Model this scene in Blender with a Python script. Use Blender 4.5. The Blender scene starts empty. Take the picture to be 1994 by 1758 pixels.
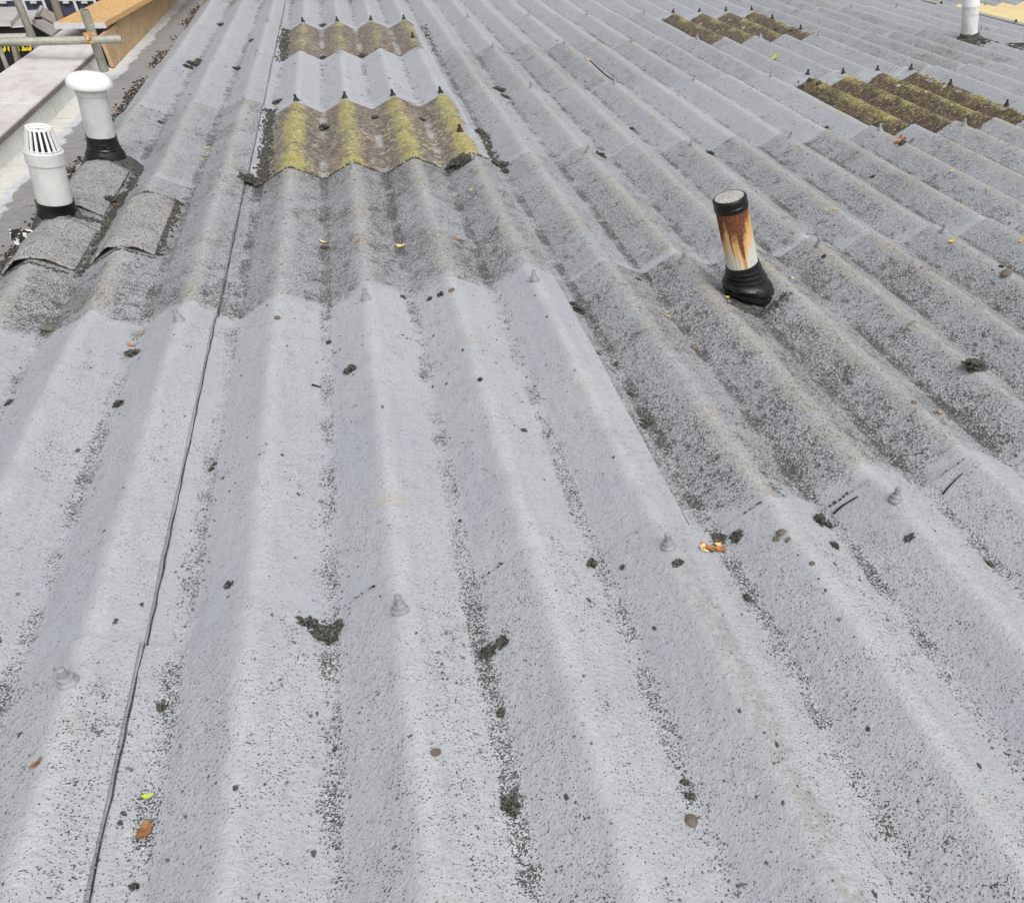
import bpy, bmesh, math, random
import numpy as np
from mathutils import Vector, Matrix, noise

# ------------------------------------------------------------------ camera, light, exposure
PITCH = 0.25          # corrugation pitch (m)
DEPTH = 0.058         # corrugation depth
BAY = 1.4362          # purlin spacing
SLOPE = math.radians(7.0)
ROOF = Matrix.Rotation(-SLOPE, 4, 'X')      # roof frame (u across, v down the slope, n normal) -> world
CAM = Vector((0.5968, -1.3572, 1.1431))     # camera in the roof frame
RIGHT = Vector((0.9338332, -0.35688824, 0.02421463))
FWD = Vector((0.31323507, 0.78316469, -0.53715628))
UP = Vector((0.17274071, 0.50919924, 0.84313509))
FOC, PPX, PPY = 1800.0, 1441.3, 879.0

S = bpy.context.scene
COL = S.collection
cd = bpy.data.cameras.new("camera"); cam = bpy.data.objects.new("camera", cd); COL.objects.link(cam)
m = Matrix((RIGHT, UP, -FWD)).transposed().to_4x4(); m.translation = CAM
cam.matrix_world = ROOF @ m
cd.sensor_fit = 'HORIZONTAL'; cd.sensor_width = 36.0
cd.lens = FOC / 1994 * 36; cd.shift_x = (997 - PPX) / 1994; cd.shift_y = 0
cd.clip_start = 0.05; cd.clip_end = 3000
S.camera = cam

SUN_EL, SUN_AZ = math.radians(57), math.radians(158)      # azimuth from +Y clockwise: over the right shoulder
w = bpy.data.worlds.new("World"); S.world = w; w.use_nodes = True
nt = w.node_tree; nt.nodes.clear()
sky = nt.nodes.new("ShaderNodeTexSky"); sky.sky_type = 'NISHITA'; sky.sun_disc = False
sky.sun_elevation = SUN_EL; sky.sun_rotation = SUN_AZ; sky.dust_density = 6.0; sky.air_density = 1.0; sky.ozone_density = 1.0
hs = nt.nodes.new("ShaderNodeHueSaturation"); hs.inputs['Saturation'].default_value = 0.30
bg = nt.nodes.new("ShaderNodeBackground"); bg.inputs['Strength'].default_value = 0.15
wo = nt.nodes.new("ShaderNodeOutputWorld")
nt.links.new(sky.outputs[0], hs.inputs['Color']); nt.links.new(hs.outputs[0], bg.inputs['Color']); nt.links.new(bg.outputs[0], wo.inputs[0])
sl = bpy.data.lights.new("sun", 'SUN'); sl.energy = 0.60; sl.angle = math.radians(50); sl.color = (1.0, 0.97, 0.93)
sun = bpy.data.objects.new("sun", sl); COL.objects.link(sun)
sd = Vector((math.sin(SUN_AZ) * math.cos(SUN_EL), math.cos(SUN_AZ) * math.cos(SUN_EL), math.sin(SUN_EL)))
sun.rotation_euler = sd.to_track_quat('Z', 'Y').to_euler(); sun.location = (0, 0, 20)
S.view_settings.view_transform = 'Standard'; S.view_settings.look = 'None'
S.view_settings.exposure = 0.29; S.view_settings.gamma = 1.0; S.view_settings.use_curve_mapping = False
S.render.engine = 'CYCLES'
S.cycles.use_denoising = True
S.cycles.max_bounces = 5

# ------------------------------------------------------------------ places in the roof frame
TAU = 2 * math.pi
def prof(u):
    a = TAU * u / PITCH
    return DEPTH * 0.5 * ((math.cos(a) + 0.10 * math.cos(3 * a) + 0.022 * math.cos(5 * a)) / 1.122 - 1.0)
def dprof(u):
    return (prof(u + .001) - prof(u - .001)) / .002
def ray(x, y):
    return (RIGHT * ((x - PPX) / FOC) + FWD + UP * ((PPY - y) / FOC)).normalized()
def on_plane(x, y, n=0.0):
    d = ray(x, y); return CAM + d * ((n - CAM.z) / d.z)
def at_v(x, y, v):
    d = ray(x, y); return CAM + d * ((v - CAM.y) / d.y)
def on_roof(x, y):
    d = ray(x, y); t0 = (0.03 - CAM.z) / d.z; t1 = (-DEPTH - .03 - CAM.z) / d.z
    N = 120
    for i in range(N + 1):
        p = CAM + d * (t0 + (t1 - t0) * i / N)
        if p.z <= surf(p.x, p.y): return Vector((p.x, p.y, surf(p.x, p.y)))
    return p
THK = 0.007
def surf(u, v):
    """top of the uppermost sheet at (u, v)"""
    i = u / PITCH; j = math.floor((i - 0.30) / 4.0); k = math.floor((v - 0.10) / BAY)
    if j < -1: j = -1
    return prof(u) + THK * ((u - 4 * j * PITCH) / (4 * PITCH)) + 1.7 * THK * ((v - k * BAY) / BAY)
def roof_frame(u, v):
    """matrix sitting on the sheet surface, z = surface normal, in the roof frame"""
    nz = Vector((-dprof(u), 0, 1)).normalized(); y = Vector((0, 1, 0)); x = y.cross(nz).normalized(); y = nz.cross(x)
    M = Matrix((x, y, nz)).transposed().to_4x4(); M.translation = (u, v, surf(u, v)); return M

# ------------------------------------------------------------------ mesh helpers
def mesh(name, verts, faces, mat=None, smooth=True):
    me = bpy.data.meshes.new(name); me.from_pydata([tuple(v) for v in verts], [], faces)
    if smooth: me.polygons.foreach_set('use_smooth', [True] * len(me.polygons))
    if mat: me.materials.append(mat)
    me.update(); return me
def link(name, data, parent=None, M=None):
    o = bpy.data.objects.new(name, data); COL.objects.link(o)
    if parent: o.parent = parent; o.matrix_basis = M if M else Matrix()
    else: o.matrix_world = ROOF @ (M if M else Matrix())
    return o
def tag(o, label=None, cat=None, group=None, kind=None):
    if label: o['label'] = label
    if cat: o['category'] = cat
    if group: o['group'] = group
    if kind: o['kind'] = kind
    return o
def thing(name, base, label, cat, group=None):
    o = link(name, None, None, Matrix.Translation(base)); o.empty_display_size = .05
    return tag(o, label, cat, group)
class MB:
    def __init__(s): s.v = []; s.f = []
    def add(s, vs, fs, M=None):
        b = len(s.v); s.v += [(M @ Vector(v)) if M else Vector(v) for v in vs]; s.f += [[b + i for i in f] for f in fs]; return s
    def box(s, lo, hi, M=None, bev=0.0):
        bm = bmesh.new(); bmesh.ops.create_cube(bm, size=1)
        c = [(a + b) / 2 for a, b in zip(lo, hi)]; d = [b - a for a, b in zip(lo, hi)]
        for v in bm.verts: v.co = Vector([c[i] + v.co[i] * d[i] for i in range(3)])
        if bev: bmesh.ops.bevel(bm, geom=bm.edges[:], offset=bev, segments=2, affect='EDGES', profile=.6)
        bm.verts.index_update(); s.add([v.co.copy() for v in bm.verts], [[v.index for v in f.verts] for f in bm.faces], M); bm.free(); return s
    def lathe(s, pr, seg=32, M=None, wob=None):
        vs = []; fs = []
        for a, (r, z) in enumerate(pr):
            for b in range(seg):
                t = TAU * b / seg; rr = r * (wob(t, z) if wob else 1); vs.append((rr * math.cos(t), rr * math.sin(t), z))
        for a in range(len(pr) - 1):
            for b in range(seg):
                c = (b + 1) % seg; fs.append([a * seg + b, a * seg + c, (a + 1) * seg + c, (a + 1) * seg + b])
        for a, flip in ((0, True), (len(pr) - 1, False)):
            if pr[a][0] > 1e-6:
                f = [a * seg + b for b in range(seg)]; fs.append(f[::-1] if flip else f)
        return s.add(vs, fs, M)
    def tube(s, a, b, r, seg=16, r2=None):
        a = Vector(a); b = Vector(b); q = (b - a).to_track_quat('Z', 'Y').to_matrix().to_4x4(); q.translation = a
        return s.lathe([(r, 0), (r2 if r2 else r, (b - a).length)], seg, q)
    def path(s, pts, r, seg=8):
        vs = []; fs = []; n = len(pts); pts = [Vector(p) for p in pts]
        for i, p in enumerate(pts):
            t = (pts[min(i + 1, n - 1)] - pts[max(i - 1, 0)]).normalized(); q = t.to_track_quat('Z', 'Y')
            rr = r(i / (n - 1)) if callable(r) else r
            for b in range(seg):
                a = TAU * b / seg; vs.append(p + q @ Vector((rr * math.cos(a), rr * math.sin(a), 0)))
        for i in range(n - 1):
            for b in range(seg):
                c = (b + 1) % seg; fs.append([i * seg + b, i * seg + c, (i + 1) * seg + c, (i + 1) * seg + b])
        fs.append(list(range(seg))[::-1]); fs.append([(n - 1) * seg + b for b in range(seg)])
        return s.add(vs, fs)
    def prism(s, poly, off):
        """closed polygon (3D points) extruded by off"""
        n = len(poly); off = Vector(off); vs = [Vector(p) for p in poly] + [Vector(p) + off for p in poly]
        fs = [list(range(n)), list(range(n, 2 * n))[::-1]] + [[i, i + n, (i + 1) % n + n, (i + 1) % n] for i in range(n)]
        s.add(vs, fs); return s
    def data(s, name, mat, smooth=False, auto=True):
        bm = bmesh.new(); vs = [bm.verts.new(v) for v in s.v]
        for f in s.f:
            try: bm.faces.new([vs[i] for i in f])
            except ValueError: pass
        bmesh.ops.recalc_face_normals(bm, faces=bm.faces[:])
        if smooth:
            for f in bm.faces: f.smooth = True
            for e in bm.edges:
                if len(e.link_faces) == 2 and e.calc_face_angle(0) > math.radians(38): e.smooth = False
        me = bpy.data.meshes.new(name); bm.to_mesh(me); bm.free(); me.materials.append(mat); return me
    def build(s, name, mat, parent=None, smooth=False, M=None):
        return link(name, s.data(name, mat, smooth), parent, M)

# ------------------------------------------------------------------ material helpers
class NT:
    def __init__(s, name, rough=.7, spec=.4):
        s.m = bpy.data.materials.new(name); s.m.use_nodes = True; s.t = s.m.node_tree
        s.b = s.t.nodes['Principled BSDF']; s.b.inputs['Roughness'].default_value = rough; s.b.inputs['Specular IOR Level'].default_value = spec
        s._pos = None
    def n(s, k): return s.t.nodes.new(k)
    def put(s, sock, v):
        if hasattr(v, 'is_output'): s.t.links.new(v, sock)
        elif isinstance(v, (tuple, list)): sock.default_value = (*v, 1.0) if len(v) == 3 and len(sock.default_value) == 4 else v
        else: sock.default_value = v
    def pos(s):
        if not s._pos: s._pos = s.n("ShaderNodeNewGeometry").outputs['Position']
        return s._pos
    def local(s): return s.n("ShaderNodeTexCoord").outputs['Object']
    def sep(s, v):
        q = s.n("ShaderNodeSeparateXYZ"); s.put(q.inputs[0], v); return q.outputs
    def m_(s, op, a, b=0.0, clamp=False):
        q = s.n("ShaderNodeMath"); q.operation = op; q.use_clamp = clamp; s.put(q.inputs[0], a); s.put(q.inputs[1], b); return q.outputs[0]
    def add(s, *a):
        r = a[0]
        for b in a[1:]: r = s.m_('ADD', r, b)
        return r
    def mul(s, *a):
        r = a[0]
        for b in a[1:]: r = s.m_('MULTIPLY', r, b)
        return r
    def sub(s, a, b): return s.m_('SUBTRACT', a, b)
    def scale(s, v, k):
        q = s.n("ShaderNodeVectorMath"); q.operation = 'MULTIPLY'; s.put(q.inputs[0], v); q.inputs[1].default_value = k; return q.outputs[0]
    def noise(s, v, sc, det=2.0, rough=.5, dist=0.0):
        q = s.n("ShaderNodeTexNoise"); s.put(q.inputs['Vector'], v); q.inputs['Scale'].default_value = sc
        q.inputs['Detail'].default_value = det; q.inputs['Roughness'].default_value = rough; q.inputs['Distortion'].default_value = dist; return q.outputs['Fac']
    def voro(s, v, sc, rnd=1.0, out='Distance'):
        q = s.n("ShaderNodeTexVoronoi"); s.put(q.inputs['Vector'], v); q.inputs['Scale'].default_value = sc; q.inputs['Randomness'].default_value = rnd; return q.outputs[out]
    def sm(s, x, lo, hi, a=0.0, b=1.0):
        q = s.n("ShaderNodeMapRange"); q.interpolation_type = 'SMOOTHSTEP'; s.put(q.inputs[0], x); s.put(q.inputs[1], lo); s.put(q.inputs[2], hi)
        q.inputs[3].default_value = a; q.inputs[4].default_value = b; return q.outputs[0]
    def mix(s, f, a, b):
        q = s.n("ShaderNodeMix"); q.data_type = 'RGBA'; s.put(q.inputs[0], f); s.put(q.inputs[6], a); s.put(q.inputs[7], b); return q.outputs[2]
    def ocol(s):
        q = s.n("ShaderNodeObjectInfo"); c = s.n("ShaderNodeSeparateColor"); s.t.links.new(q.outputs['Color'], c.inputs[0]); return c.outputs[0], c.outputs[1], c.outputs[2], q.outputs['Random']
    def col(s, c): s.put(s.b.inputs['Base Color'], c)
    def rough(s, r): s.put(s.b.inputs['Roughness'], r)
    def bump(s, h, dist=.002, st=1.0):
        q = s.n("ShaderNodeBump"); s.put(q.inputs['Height'], h); q.inputs['Distance'].default_value = dist; q.inputs['Strength'].default_value = st
        s.t.links.new(q.outputs[0], s.b.inputs['Normal'])

def mat_plain(name, c, c2=None, sc=30, rough=.6, spec=.4, bump=0.0, speck=None, spd=.68):
    k = NT(name, rough, spec); p = k.pos(); n1 = k.noise(p, sc, 4, .6)
    col = k.mix(k.sm(n1, .3, .7), c, c2 if c2 else [x * .75 for x in c])
    if speck: col = k.mix(k.sm(k.noise(p, 240, 2), spd, spd + .06), col, speck)
    k.col(col)
    if bump: k.bump(k.noise(p, sc * 4, 3), bump)
    return k.m

def mat_paint():
    """grey roof coating, object colour red = how dirty the sheet is, green = lichen on crests"""
    k = NT("grey_roof_coating", .62, .35); p = k.pos(); x, y, z = k.sep(p); dirt, lich, tint, rnd = k.ocol()
    lap = k.sep(k.local())[1]; lapj = k.add(lap, k.mul(k.sub(k.noise(p, 10, 4, .65), .5), .30), k.mul(k.sub(k.noise(p, 70, 3, .6), .5), .08))
    dirt = k.mul(dirt, k.sm(lapj, .11, .20, .18, 1.0))
    wob = k.mul(k.sub(k.noise(p, 9, 2), .5), .5)
    c = k.m_('COSINE', k.add(k.mul(x, TAU / PITCH), wob))
    trough = k.sm(c, -.84, -.985); crest = k.sm(c, .45, 1.0)
    low = k.noise(p, 2.2, 3, .55); mid = k.noise(p, 11, 4, .6); fine = k.noise(p, 60, 3, .6)
    streak = k.noise(k.scale(p, (1, .12, 1)), 42, 3, .6)
    patch = k.sm(k.add(k.mul(low, .5), k.mul(mid, .5)), .38, .62)
    # grain density
    lane = k.mul(trough, k.sm(k.noise(p, 9, 4, .65), .36, .62))
    dens = k.add(k.mul(dirt, k.add(.55, k.mul(patch, .34))), k.mul(lane, .62), k.mul(k.sm(low, .42, .62), .12))
    flank = k.sub(1.0, k.mul(crest, .45))
    dens = k.mul(dens, flank)
    s1 = k.noise(p, 300, 1.5, .5); s2 = k.noise(p, 120, 2, .55); s3 = k.noise(p, 46, 3, .6)
    clump = k.mul(k.sm(k.noise(p, 26, 3, .65), .47, .66), k.sm(k.noise(p, 5, 3, .6), .38, .60))
    th = k.sub(.688, k.add(k.mul(dens, .225), k.mul(clump, .075)))
    g1 = k.sm(s1, th, k.add(th, .045)); th2 = k.sub(k.add(th, .105), k.mul(dirt, .045)); g2 = k.sm(s2, th2, k.add(th2, .045))
    th3 = k.add(th, .075); g3 = k.sm(s3, th3, k.add(th3, .05))
    fl = k.n('ShaderNodeTexVoronoi'); k.put(fl.inputs['Vector'], k.scale(p, (1.5, .8, 1))); fl.inputs['Scale'].default_value = 21
    fc_ = k.sep(fl.outputs['Color'])
    flk = k.mul(k.sm(k.add(fl.outputs['Distance'], k.mul(k.sub(s2, .5), .35)), .135, .095), k.sm(fc_[0], k.sub(.93, k.mul(dens, .25)), k.sub(.94, k.mul(dens, .25))))
    grain = k.m_('MAXIMUM', flk, k.m_('MAXIMUM', k.m_('MAXIMUM', k.mul(g1, 1.0), g2), k.mul(g3, k.sub(.8, k.mul(trough, .45)))))
    col = k.mix(k.sm(low, .3, .7), (.374, .391, .420), (.424, .437, .456))
    col = k.mix(k.mul(k.sm(streak, .42, .72), .38), col, (.325, .34, .37))
    col = k.mix(k.mul(k.sm(c, .72, 1.0), k.sm(mid, .3, .65), .34), col, (.53, .53, .525))  # paler crests: wear, with some sky light put into the colour
    mott = k.add(k.mul(k.noise(p, 34, 4, .7), .6), k.mul(k.noise(p, 120, 3, .6), .4))
    col = k.mix(k.mul(k.sm(mott, .50, .66), k.add(.17, k.mul(dirt, .32))), col, (.225, .230, .236))
    col = k.mix(k.mul(k.sm(mott, .46, .36), .20), col, (.53, .54, .555))
    film = k.mul(k.m_('MINIMUM', k.mul(dirt, 1.0), 1.0), k.sm(k.add(k.mul(k.noise(k.scale(p, (1, .45, 1)), 6, 3, .6), .30), k.mul(fine, .35), k.mul(s2, .35)), .34, .64))
    col = k.mix(k.mul(film, .52), col, (.190, .183, .160))
    och = k.mul(crest, k.sm(dirt, .25, .7), k.sm(k.add(k.mul(mid, .5), k.mul(low, .5)), .42, .6))
    col = k.mix(k.mul(och, .42), col, (.335, .308, .225))
    rust = k.mul(k.sm(k.noise(p, 4.1, 3, .6), .63, .72), crest)
    col = k.mix(k.mul(rust, .45), col, (.40, .35, .26))
    worn = k.mul(k.sm(k.m_('ABSOLUTE', k.sub(x, k.add(1.016, k.mul(k.sub(mid, .5), .05)))), .030, .012), k.sm(k.add(y, k.mul(low, .4)), .30, .05), k.sm(k.add(k.mul(fine, .5), k.mul(mid, .5)), .36, .56))
    col = k.mix(k.mul(worn, .42), col, (.225, .205, .165))
    dk = k.mix(k.sm(fine, .4, .6), (.016, .017, .017), (.055, .052, .046))
    col = k.mix(k.mul(grain, .9), col, dk)
    chip = k.mul(k.sm(k.noise(p, 215, 1.5), .615, .66), k.sm(dens, .40, .85), .8)
    col = k.mix(chip, col, (.60, .605, .60))
    k.col(col); k.rough(k.add(.52, k.mul(fine, .25)))
    k.bump(k.add(k.mul(s1, .35), k.mul(s2, k.add(.25, k.mul(dens, .8))), k.mul(fine, .5), k.mul(streak, .35), k.mul(s3, dens, .9), k.mul(mott, .15)), .0042, .75)
    return k.m

def mat_rooflight():
    """weathered translucent sheet: red = yellow lichen, green = olive/dark, blue = paint border"""
    k = NT("weathered_rooflight", .45, .45); p = k.pos(); x, y, z = k.sep(p); yel, olive, bord, rnd = k.ocol()
    lp = k.local(); lx, ly, lz = k.sep(lp)
    c = k.m_('COSINE', k.mul(x, TAU / PITCH)); crest = k.sm(c, -.15, 1.0); trough = k.sm(c, -.8, -1.0)
    low = k.noise(p, 4, 3, .6); mid = k.noise(p, 18, 4, .6); fine = k.noise(p, 90, 3, .6); gr = k.noise(p, 260, 2)
    side = k.noise(k.scale(p, (.35, 1, .35)), 130, 3, .6)
    base = k.mix(k.sm(mid, .35, .65), (.115, .092, .078), (.215, .176, .150))
    base = k.mix(olive, base, k.mix(k.sm(mid, .35, .65), (.040, .026, .014), (.115, .074, .036)))
    lc = k.add(k.mul(crest, k.sub(.42, k.mul(olive, .06))), k.mul(k.sub(side, .5), 1.1), k.mul(k.sub(low, .5), 1.3), k.mul(k.sub(fine, .5), 1.0), k.mul(k.sub(gr, .5), .9))
    ly_ = k.mul(k.sm(lc, k.sub(.50, k.mul(yel, .33)), k.sub(.72, k.mul(yel, .33))), k.sm(yel, .02, .2))
    base = k.mix(k.mul(ly_, .9), base, k.mix(k.sm(fine, .4, .6), (.33, .29, .055), (.50, .45, .16)))
    sp = k.sm(k.noise(k.scale(p, (.4, 1, .4)), 105, 1.5), .61, .64)
    base = k.mix(k.mul(sp, k.sub(.9, k.mul(olive, .35))), base, (.70, .65, .40))
    rb = k.sm(k.noise(p, 20, 3, .6), .55, .68); base = k.mix(k.mul(rb, .5), base, (.085, .055, .038))
    vd = k.voro(p, 7.0, 1.0); blob = k.mul(k.sm(k.add(vd, k.mul(fine, .10)), .20, .17), olive, k.sm(k.noise(p, 1.9, 1), .50, .56))
    base = k.mix(blob, base, (.60, .57, .36))
    base = k.mix(k.mul(k.sm(gr, .565, .64), .8), base, (.05, .042, .034))
    base = k.mix(k.mul(trough, k.sub(1.0, olive), k.sm(low, .45, .6), .7), base, (.40, .41, .42))
    # coating slopped over the borders of the sheet
    jit = k.mul(k.sub(k.noise(p, 9, 5, .7), .5), k.add(.14, k.mul(bord, .42))); w_ = k.mul(bord, .10)
    d1 = k.add(k.sub(lx, k.sub(.125, k.mul(olive, .16))), k.mul(jit, .6)); d2 = k.add(k.sub(4 * PITCH + .055, lx), jit)
    d3 = k.add(k.sub(ly, .02), jit); d4 = k.add(k.sub(BAY - .03, ly), k.mul(jit, .5))
    dm = k.m_('MINIMUM', k.m_('MINIMUM', d1, d2), k.m_('MINIMUM', d3, d4))
    pm = k.sm(dm, k.add(w_, .012), k.add(w_, -.004))
    base = k.mix(pm, base, k.mix(k.sm(mid, .35, .65), (.33, .34, .36), (.44, .45, .47)))
    k.col(base); k.rough(k.add(.38, k.mul(fine, .3)))
    k.bump(k.add(k.mul(side, .5), k.mul(fine, .4), k.mul(gr, .3)), .005, .8)
    return k.m

def mat_rust_pipe():
    k = NT("rusty_galvanised_pipe", .5, .5); lp = k.local(); lx, ly, lz = k.sep(lp)
    ang = k.m_('ARCTAN2', ly, lx)
    cs = k.n("ShaderNodeCombineXYZ"); k.put(cs.inputs[0], k.mul(ang, 1.0)); k.put(cs.inputs[1], k.mul(lz, .9)); a = cs.outputs[0]
    thin = k.noise(a, 6, 2, .5)
    rp = k.n("ShaderNodeValToRGB"); rp.color_ramp.interpolation = 'EASE'; el = rp.color_ramp.elements
    runs = [(-3.1, .5), (-2.2, .25), (-1.57, .60), (-1.0, .52), (-.70, .30), (-.52, .34), (-.44, .80), (-.34, .42), (-.18, .50), (-.05, .50), (.12, .80), (.22, .92), (.33, .55), (.5, .42), (.8, .30), (1.57, .16), (2.3, .5), (3.1, .5)]
    el[0].position = 0; el[1].position = 1
    for t_, h_ in runs:
        e_ = el.new((t_ + math.pi) / TAU); e_.color = (h_, h_, h_, 1)
    k.put(rp.inputs[0], k.add(k.mul(ang, 1 / TAU), .5, k.mul(k.sub(k.noise(lp, 30, 2), .5), .02)))
    run = k.sep(rp.outputs[0])[0]
    line = k.sub(.272, k.add(k.mul(run, .205), k.mul(k.sub(thin, .5), .05)))
    line = k.add(line, k.mul(k.sub(k.noise(lp, 75, 4, .7), .5), .085)); f = k.sm(lz, line, k.add(line, .055)); edge = k.sm(lz, k.sub(line, k.add(.03, k.mul(k.noise(a, 4, 3, .6), .09))), k.add(line, .005))
    nz = k.noise(lp, 160, 3, .6)
    col = k.mix(k.sm(thin, .3, .7), (.70, .70, .60), (.52, .56, .54))
    col = k.mix(k.mul(edge, .85), col, (.68, .36, .075))
    col = k.mix(k.mul(f, .97), col, k.mix(k.sm(nz, .35, .65), (.060, .022, .012), (.20, .062, .022)))
    strk = k.sm(k.noise(a, 15, 2), .64, .70); col = k.mix(k.mul(strk, .7), col, (.10, .07, .05))
    k.col(col); k.rough(k.add(.35, k.mul(f, .45))); k.bump(nz, .002, .4); k.b.inputs['Metallic'].default_value = .15
    return k.m

def mat_wood(name, a, b, axis=(1, 14, 14)):
    k = NT(name, .75, .25); p = k.pos(); q = k.scale(p, axis); g = k.noise(q, 3.2, 5, .65, .6); f = k.noise(q, 16, 3, .6)
    col = k.mix(k.sm(g, .3, .72), a, b); col = k.mix(k.mul(k.sm(f, .60, .68), .55), col, (.16, .095, .045))
    col = k.mix(k.mul(k.sm(k.noise(p, 5, 3), .5, .75), .3), col, (.30, .25, .19))
    k.col(col); k.bump(f, .002, .5); return k.m

def mat_pvc(name, a, b, streak=(.36, .35, .31), amt=.35):
    k = NT(name, .4, .5); p = k.pos(); n1 = k.noise(k.scale(p, (1, 1, .12)), 55, 4, .6); n2 = k.noise(p, 16, 3, .6); n3 = k.noise(p, 230, 2)
    col = k.mix(k.sm(n2, .3, .7), a, b); col = k.mix(k.mul(k.sm(n1, .48, .72), k.sm(n2, .3, .7), amt), col, streak); col = k.mix(k.sm(n3, .70, .75), col, (.2, .19, .17))
    k.col(col); k.rough(k.add(.3, k.mul(n1, .3))); return k.m

def mat_felt():
    k = NT("mineral_felt", .8, .25); p = k.pos(); g = k.noise(p, 190, 2); m1 = k.noise(p, 8, 4, .6); cr = k.noise(p, 30, 3, .6)
    col = k.mix(k.sm(m1, .3, .7), (.30, .297, .29), (.385, .38, .372)); col = k.mix(k.sm(g, .555, .61), col, (.03, .03, .03))
    col = k.mix(k.mul(k.sm(k.noise(p, 180, 2), .62, .7), .8), col, (.5, .5, .49)); col = k.mix(k.mul(k.sm(cr, .58, .7), .6), col, (.11, .10, .09))
    k.col(col); k.bump(k.add(g, k.mul(cr, .8)), .005, .8); return k.m

def mat_membrane():
    """gutter lining: slate membrane, cream GRP by the wall with a ragged brushed edge"""
    k = NT("gutter_lining", .6, .4); p = k.pos(); x, y, z = k.sep(p)
    n1 = k.noise(p, 7, 4, .6); n2 = k.noise(p, 26, 3, .6); n3 = k.noise(k.scale(p, (.5, 2, 1)), 9, 4, .65, .8)
    e = k.add(x, k.mul(k.sub(n1, .5), .13), k.mul(k.sub(n2, .5), .05))
    grey = k.mix(k.sm(n2, .3, .7), (.23, .225, .222), (.285, .28, .275)); grey = k.mix(k.sm(k.noise(p, 260, 2), .64, .7), grey, (.07, .07, .07))
    pale = k.mix(k.sm(n2, .3, .7), (.45, .46, .48), (.60, .61, .62))
    cream = k.mix(k.sm(n3, .35, .65), (.62, .61, .55), (.70, .70, .66)); cream = k.mix(k.mul(k.sm(n3, .53, .68), .75), cream, (.50, .40, .22))
    cream = k.mix(k.mul(k.sm(k.noise(p, 200, 2), .63, .7), .7), cream, (.22, .20, .16))
    col = k.mix(k.sm(e, -.795, -.785), pale, grey); col = k.mix(k.sm(e, -.845, -.825), cream, col)
    k.col(col); k.bump(k.add(n3, k.mul(n2, .4)), .012, .8); return k.m

def mat_wallface():
    k = NT("cream_painted_upstand", .55, .4); p = k.pos(); n1 = k.noise(p, 6, 4, .6); n2 = k.noise(k.scale(p, (1, 3, .5)), 12, 4, .6)
    col = k.mix(k.sm(n1, .35, .65), (.60, .62, .58), (.70, .71, .68)); col = k.mix(k.mul(k.sm(n2, .50, .70), .6), col, (.47, .44, .24))
    col = k.mix(k.sm(k.noise(p, 190, 2), .63, .69), col, (.16, .16, .14)); k.col(col); k.bump(n2, .006, .5); return k.m

def mat_coping():
    k = NT("pinkish_grey_coping", .75, .3); p = k.pos(); n1 = k.noise(p, 3, 4, .6); n2 = k.noise(k.scale(p, (1, .3, 1)), 22, 4, .6); n3 = k.noise(p, 70, 3)
    col = k.mix(k.sm(n1, .3, .7), (.52, .49, .475), (.62, .60, .585)); col = k.mix(k.mul(k.sm(n2, .45, .72), .55), col, (.42, .345, .315))
    col = k.mix(k.mul(k.sm(n3, .66, .74), .6), col, (.25, .22, .2)); k.col(col); k.bump(k.add(n2, n3), .003, .4); return k.m

def mat_moss():
    k = NT("dark_moss", .9, .2); p = k.pos(); n1 = k.noise(p, 120, 3, .6); n2 = k.noise(p, 420, 2)
    col = k.mix(k.sm(n1, .35, .68), (.030, .030, .026), (.120, .116, .098)); col = k.mix(k.sm(n2, .56, .64), col, (.30, .30, .285))
    k.col(col); k.bump(k.add(n1, n2), .006, 1.0); return k.m

def mat_leaf(name, a, b):
    k = NT(name, .6, .3); p = k.pos(); k.col(k.mix(k.sm(k.noise(p, 150, 3, .6), .35, .65), a, b)); return k.m

def mat_tube():
    k = NT("galvanised_scaffold_tube", .55, .5); p = k.pos(); n1 = k.noise(p, 12, 4, .65); n2 = k.noise(p, 80, 3, .6)
    col = k.mix(k.sm(n1, .3, .7), (.30, .30, .245), (.42, .42, .36)); col = k.mix(k.mul(k.sm(n2, .55, .68), .6), col, (.14, .13, .09))
    col = k.mix(k.mul(k.sm(n1, .62, .7), .7), col, (.62, .61, .56)); k.col(col); k.bump(n2, .002, .4); k.b.inputs['Metallic'].default_value = .2; return k.m

M_PAINT = mat_paint(); M_RL = mat_rooflight(); M_RUST = mat_rust_pipe(); M_FELT = mat_felt(); M_MEMB = mat_membrane()
M_WALL = mat_wallface(); M_COPE = mat_coping(); M_MOSS = mat_moss(); M_TUBE = mat_tube()
M_BOLT = mat_plain("coated_bolt", (.31, .32, .34), (.22, .225, .235), 90, .45, .4)
M_BLACKBOLT = mat_plain("black_bolt", (.022, .022, .022), (.04, .036, .032), 60, .5, .4)
M_PVC = mat_pvc("grey_white_plastic", (.63, .635, .62), (.57, .575, .56)); M_PVC2 = mat_pvc("streaky_white_plastic", (.55, .56, .58), (.48, .49, .51), (.30, .30, .30), .45)
M_WHITE = mat_plain("white_plastic", (.82, .82, .81), (.78, .78, .77), 10, .35, .5)
M_RUBBER = mat_plain("black_rubber", (.006, .006, .006), (.011, .011, .011), 22, .26, .35, .001, (.16, .16, .16), .74)
M_DARK = mat_plain("dark_void", (.012, .012, .013), (.02, .02, .02), 10, .8, .2)
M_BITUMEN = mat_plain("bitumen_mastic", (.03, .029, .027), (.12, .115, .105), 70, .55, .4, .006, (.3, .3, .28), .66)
M_TRIM = mat_plain("dark_brown_metal", (.20, .175, .16), (.12, .10, .09), 20, .5, .4)
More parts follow.
